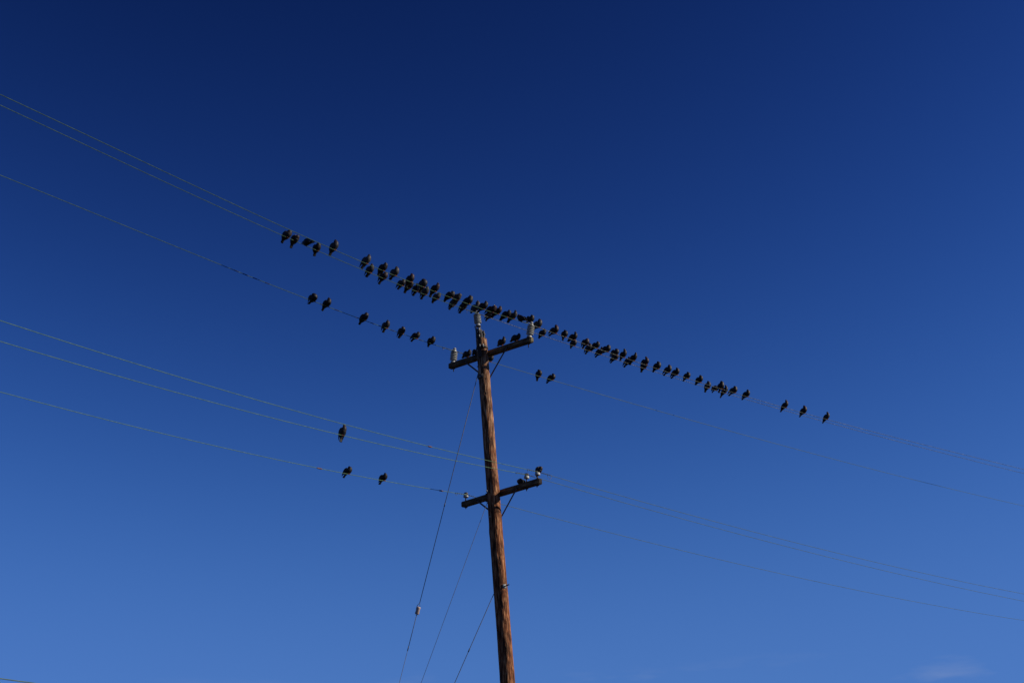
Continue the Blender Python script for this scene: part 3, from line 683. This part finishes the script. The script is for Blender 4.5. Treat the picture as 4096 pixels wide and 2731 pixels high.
def pigeon(loc, th, H, T, kind, tone, label, seed, perch_up=WR):
    R = random.Random(seed)
    root = empty('pigeon', loc, label, 'pigeon', 'pigeons perched on the wires and crossarms', th)
    root.location.z += perch_up
    root.rotation_euler.x = R.uniform(-0.09, 0.09)
    f = {'n': 1.12, 'f': 1.21, 's': 1.03, 'p': 1.20, 'v': 1.06, 'w': 1.17}[kind]*R.uniform(0.97, 1.03)
    Hc = Vector((H[0]-0.009, 0, H[1]-0.021)); Tt = Vector((T[0], 0, T[1]))
    H0 = Vector((0.026, 0, 0.155)); T0 = Vector((-0.15, 0, -0.05))
    if kind in 'vw':
        hip = Vector((-0.05, 0, 0.045)); br = Vector((0.03, 0, 0.065)) + (Hc-Vector((.09, 0, .09)))*0.25
    else:
        hip = Vector((-0.062, 0, 0.034)) + (Tt-T0)*0.25
        br = Vector((0.016, 0, 0.086)) + (Hc-H0)*0.30
        if kind == 'p': br = Vector((0.012, 0, 0.095))
    neck = {'n': 0.038, 'f': 0.047, 's': 0.029, 'p': 0.043, 'v': 0.034, 'w': 0.042}[kind]*R.uniform(0.92, 1.1)
    hs = R.uniform(-0.006, 0.006)
    tb = hip+(Tt-hip)*0.28; tb2 = hip+(Tt-hip)*0.66
    mid = (hip+br)*0.5 + Vector((0.004, 0, -0.004))
    n1 = br.lerp(Hc, 0.42)+Vector((0.013, 0, 0)); n2 = br.lerp(Hc, 0.76)+Vector((0.005, 0, 0))
    hd = (Hc-n2).normalized() if (Hc-n2).length > 1e-4 else Vector((0, 0, 1))
    hc_up = Hc + hd*0.013
    ctrl = [(tb2.x, 0, tb2.z, .003, .012), (tb.x, 0, tb.z, .025*f, .030*f), (hip.x, 0, hip.z, .042*f, .046*f), (mid.x, 0, mid.z, .053*f, .054*f),
            (br.x, 0, br.z, .055*f, .056*f), (n1.x, hs*.3, n1.z, max(neck, .043*f), max(neck, .044*f)), (n2.x, hs*.7, n2.z, neck, neck*.98),
            (Hc.x+.002, hs, Hc.z, .0262, .0245), (hc_up.x, hs, hc_up.z, .0205, .0195), (Hc.x+hd.x*.0225, hs, Hc.z+hd.z*.0225, .009, .009)]
    vs, fs, al = loft(ctrl, 4, 16)
    # ruffle the outline a little so that it reads as feathers
    vs = [v + (v-Vector((0, 0, v.z))).normalized()*0.0045*noise.noise(v*48+Vector((seed, 0, 0))) for v in vs]
    mesh_obj('body', vs, fs, PL[tone], root, attr=('along', al))
    # wings folded along the sides
    fl = (R.uniform(0.0, 0.5) if R.random() < .6 else R.uniform(0.9, 1.7)) if abs(loc[2]-12.33) > 0.012 else 0.0; tipz = R.uniform(0.006, 0.03)
    spread = 0.020 + 0.014*fl + (0.02 if kind == 'v' else 0)
    for sd in (-1, 1):
        S = br + Vector((-0.008, 0, 0.018)); E = Tt + (Vector((0, 0, 1))*tipz + Vector((-0.020*fl, 0, 0)) + (hip-Tt)*0.14)
        a = S.lerp(E, 0.28); b = S.lerp(E, 0.58)
        cc = [(S.x+.006, sd*.036*f, S.z+.006, .012, .006), (S.x-.010, sd*.049*f, S.z-.004, .034, .012), (a.x-.006, sd*.054*f, a.z+.004, .044, .013), (b.x-.007, sd*.044*f, b.z+.004, .034, .010),
              (E.x+(S.x-E.x)*.18, sd*(spread+.006), E.z+(S.z-E.z)*.18, .015, .006), (E.x, sd*spread, E.z, .003, .002)]
        vs, fs, al = loft(cc, 4, 12); mesh_obj('wing', vs, fs, WG[tone], root)
        # two dark bars are carried by separate covert feathers
    # tail: a thin fan with a rounded end
    a = hip.lerp(Tt, 0.30); d = (Tt-a); L = d.length; d.normalize(); nn = d.cross(Vector((0, 1, 0))).normalized(); vs = []; fs = []
    wf = R.uniform(0.9, 1.35)
    for i in range(9):
        t = i/8; w = (0.024+0.013*t*wf) * (1 if t < 0.86 else (0.93 if t < 0.95 else 0.70)); th_ = 0.008*(1-t)+0.0022
        for k in range(10):
            u = -1+2*(k % 5)/4; top = 1 if k < 5 else -1; u = u if top > 0 else -u
            vs.append(a + d*(L*t*(1-0.03*abs(u)*(t > .9))) + Vector((0, 1, 0))*w*u + nn*(th_*top*(1-0.5*u*u)))
    for i in range(8):
        for k in range(10):
            k2 = (k+1) % 10; fs.append((i*10+k, i*10+k2, (i+1)*10+k2, (i+1)*10+k))
    fs.append(tuple(range(10))[::-1]); fs.append(tuple(80+k for k in range(10)))
    mesh_obj('tail', vs, fs, TL, root)
    # head: bill with its cere, and eyes
    yaw = {'p': 2.6}.get(kind, R.choice([-0.9, -0.5, -0.2, 0.1, 0.3, 0.6, 0.9])*0.8)
    dn = -0.35 if kind != 'p' else -0.7
    bd = Vector((cos(yaw), sin(yaw), dn)).normalized(); hp = Vector((Hc.x+.002, hs, Hc.z)); base = hp + bd*0.0215
    g = G(); g.tube([base, base+bd*0.008, base+bd*0.019+Vector((0, 0, -.002)), base+bd*0.023+Vector((0, 0, -.004))], [0.0065, 0.0050, 0.0032, 0.0008], 8); g.make('bill', M['dark_iron'], root)
    g = G(); g.lathe(base+bd*0.001+Vector((0, 0, .003)), bd, [(0, 0), (0.001, 0.0055), (0.005, 0.0045), (0.007, 0.0)], 8); g.make('cere', M['bill'], root)
    side = Vector((-sin(yaw), cos(yaw), 0))
    for sd in (-1, 1):
        p = hp + bd*0.010 + side*sd*0.0205 + Vector((0, 0, .006)); g = G(); g.lathe(p-side*sd*.002, side*sd, [(0, 0), (0, .0035), (.002, .0028), (.003, 0)], 8); g.make('eye', M['eye'], root)
    # legs and feet gripping the perch
    for sd in (-1, 1):
        y = sd*0.017; top = Vector((mid.x*0.4+.004, y*1.1, 0.045)); an = Vector((-0.004, y, 0.010))
        g = G(); g.tube([top, Vector((0.010, y*1.05, .026)), an], [0.010, 0.0052, 0.0036], 6)
        for k in (-1, 0, 1):
            g.tube([an, Vector((0.010, y+k*0.005, 0.003)), Vector((0.013, y+k*0.008, -0.009)), Vector((0.006, y+k*0.009, -0.016))], [0.0034, 0.0030, 0.0026, 0.0012], 5)
        g.tube([an, Vector((-0.013, y, 0.002)), Vector((-0.012, y, -0.010))], [0.0032, 0.0028, 0.0012], 5)
        g.make('leg', M['foot'], root)
    return root

ORD = ['first', 'second', 'third', 'fourth', 'fifth', 'sixth', 'seventh', 'eighth', 'ninth', 'tenth', 'eleventh', 'twelfth', 'thirteenth', 'fourteenth', 'fifteenth', 'sixteenth', 'seventeenth', 'eighteenth', 'nineteenth', 'twentieth',
       'twenty-first', 'twenty-second', 'twenty-third', 'twenty-fourth', 'twenty-fifth', 'twenty-sixth', 'twenty-seventh', 'twenty-eighth', 'twenty-ninth', 'thirtieth']
TONE = {0: 'slate', 1: 'slate', 2: 'dark', 3: 'dark', 4: 'slate', 5: 'grey', 6: 'slate', 7: 'dark', 8: 'red', 9: 'grey', 10: 'slate', 11: 'red', 12: 'dark', 13: 'slate', 14: 'dark', 15: 'grey', 16: 'red', 17: 'grey', 18: 'dark', 19: 'grey', 20: 'slate', 21: 'dark', 22: 'slate', 23: 'dark', 24: 'red', 25: 'slate', 26: 'red', 27: 'dark', 28: 'grey', 29: 'dark', 30: 'slate', 31: 'dark', 32: 'red', 33: 'dark', 36: 'red', 46: 'red', 59: 'red', 60: 'red', 64: 'dark', 66: 'slate'}
TW = {'slate': 'slate', 'dark': 'sooty', 'grey': 'grey', 'red': 'wine-necked'}
KW = {'n': '', 'f': 'fluffed-up ', 's': 'upright ', 'p': 'preening ', 'v': 'stooping ', 'w': 'hunched '}
WN = {'A': ('of the middle insulator on the lower top-pair wire'), 'B': ('of the right tall insulator on the highest wire'),
      'C': ('of the left tall insulator on its wire'), 'D': ('of the last white insulator'), 'E': ('of the lower arm, perched on its second wire'), 'F': ('of the lower arm on the lowest long wire')}
groups = {}
for i, b in enumerate(BIRDS): groups.setdefault((b[0], b[1] > 0), []).append((abs(b[1]), i))
rank = {}
for k, l in groups.items():
    l.sort()
    for j, (q, i) in enumerate(l): rank[i] = (j, len(l))
for i, (w, s, hx, hz, tx, tz, kd) in enumerate(BIRDS):
    tone = TONE.get(i, ('dark', 'slate', 'dark', 'dark')[i % 4])
    p = wire_pt(w, s)
    R = random.Random(900+i)
    th = radians(-38)+R.uniform(-0.2, 0.2)
    side = 'right' if s > 0 else 'left'; j, nn_ = rank[i]
    lab = f"{KW[kd]}{TW[tone]} pigeon, {ORD[j]} {side} {WN[w]}"
    if nn_ == 1: lab = f"{KW[kd]}{TW[tone]} pigeon alone {side} {WN[w]}"
    if kd == 'v': hx, hz, tx, tz, th = 0.098, 0.128, -0.190, 0.012, radians(142)
    elif kd == 'w': hx, hz, tx, tz, th = 0.072, 0.178, -0.165, -0.045, radians(142)
    else:
        hz = min(hz, 0.222); tx = max(tx, -0.205); hx = max(min(hx, 0.075), -0.035); tz -= 0.008; hz = max(hz, 0.118); tz = min(tz, 0.02)
    pigeon(p, th, (hx, hz), (tx, tz), kd, tone, lab, i*7+1)
# pigeons on the insulators and the crossarms
TH = radians(-38)
pigeon(INS_A+axA*0.355, radians(-36), (0.058, 0.245), (-0.175, 0.0), 'f', 'grey', 'tall grey pigeon standing on top of the middle insulator', 1001, 0.004)
pigeon(on_arm(UP, 2.359)+axB*0.357+Vector((-.01, 0, 0)), radians(-40), (0.035, 0.165), (-0.13, 0.03), 'f', 'dark', 'fluffed-up sooty pigeon standing on the right tall insulator', 1002, 0.004)
pigeon(on_arm(UP, 0.600, 0.0645, 0.025), TH, (0.055, 0.172), (-0.186, 0.016), 'n', 'slate', 'slate pigeon on the upper crossarm between left insulator and pole', 1003, 0.004)
pigeon(on_arm(UP, 0.845, 0.0645, 0.045), TH, (0.050, 0.115), (-0.138, 0.02), 'n', 'red', 'wine-necked pigeon half hidden behind the pole on the upper crossarm', 1004, 0.004)
pigeon(on_arm(UP, 1.625, 0.0645, 0.025), TH, (0.048, 0.205), (-0.150, 0.022), 's', 'dark', 'upright sooty pigeon on the upper crossarm nearest right of the pole', 1005, 0.004)
pigeon(on_arm(UP, 2.040, 0.0645, 0.03), TH, (0.060, 0.168), (-0.200, 0.024), 'n', 'dark', 'sooty pigeon on the upper crossarm just left of the right tall insulator', 1006, 0.004)
pigeon(on_arm(LW, 1.80, 0.0645, 0.10), radians(150), (0.035, 0.13), (-0.09, 0.015), 'n', 'dark', 'black-looking pigeon crouched behind the lower crossarm', 1007, 0.004)
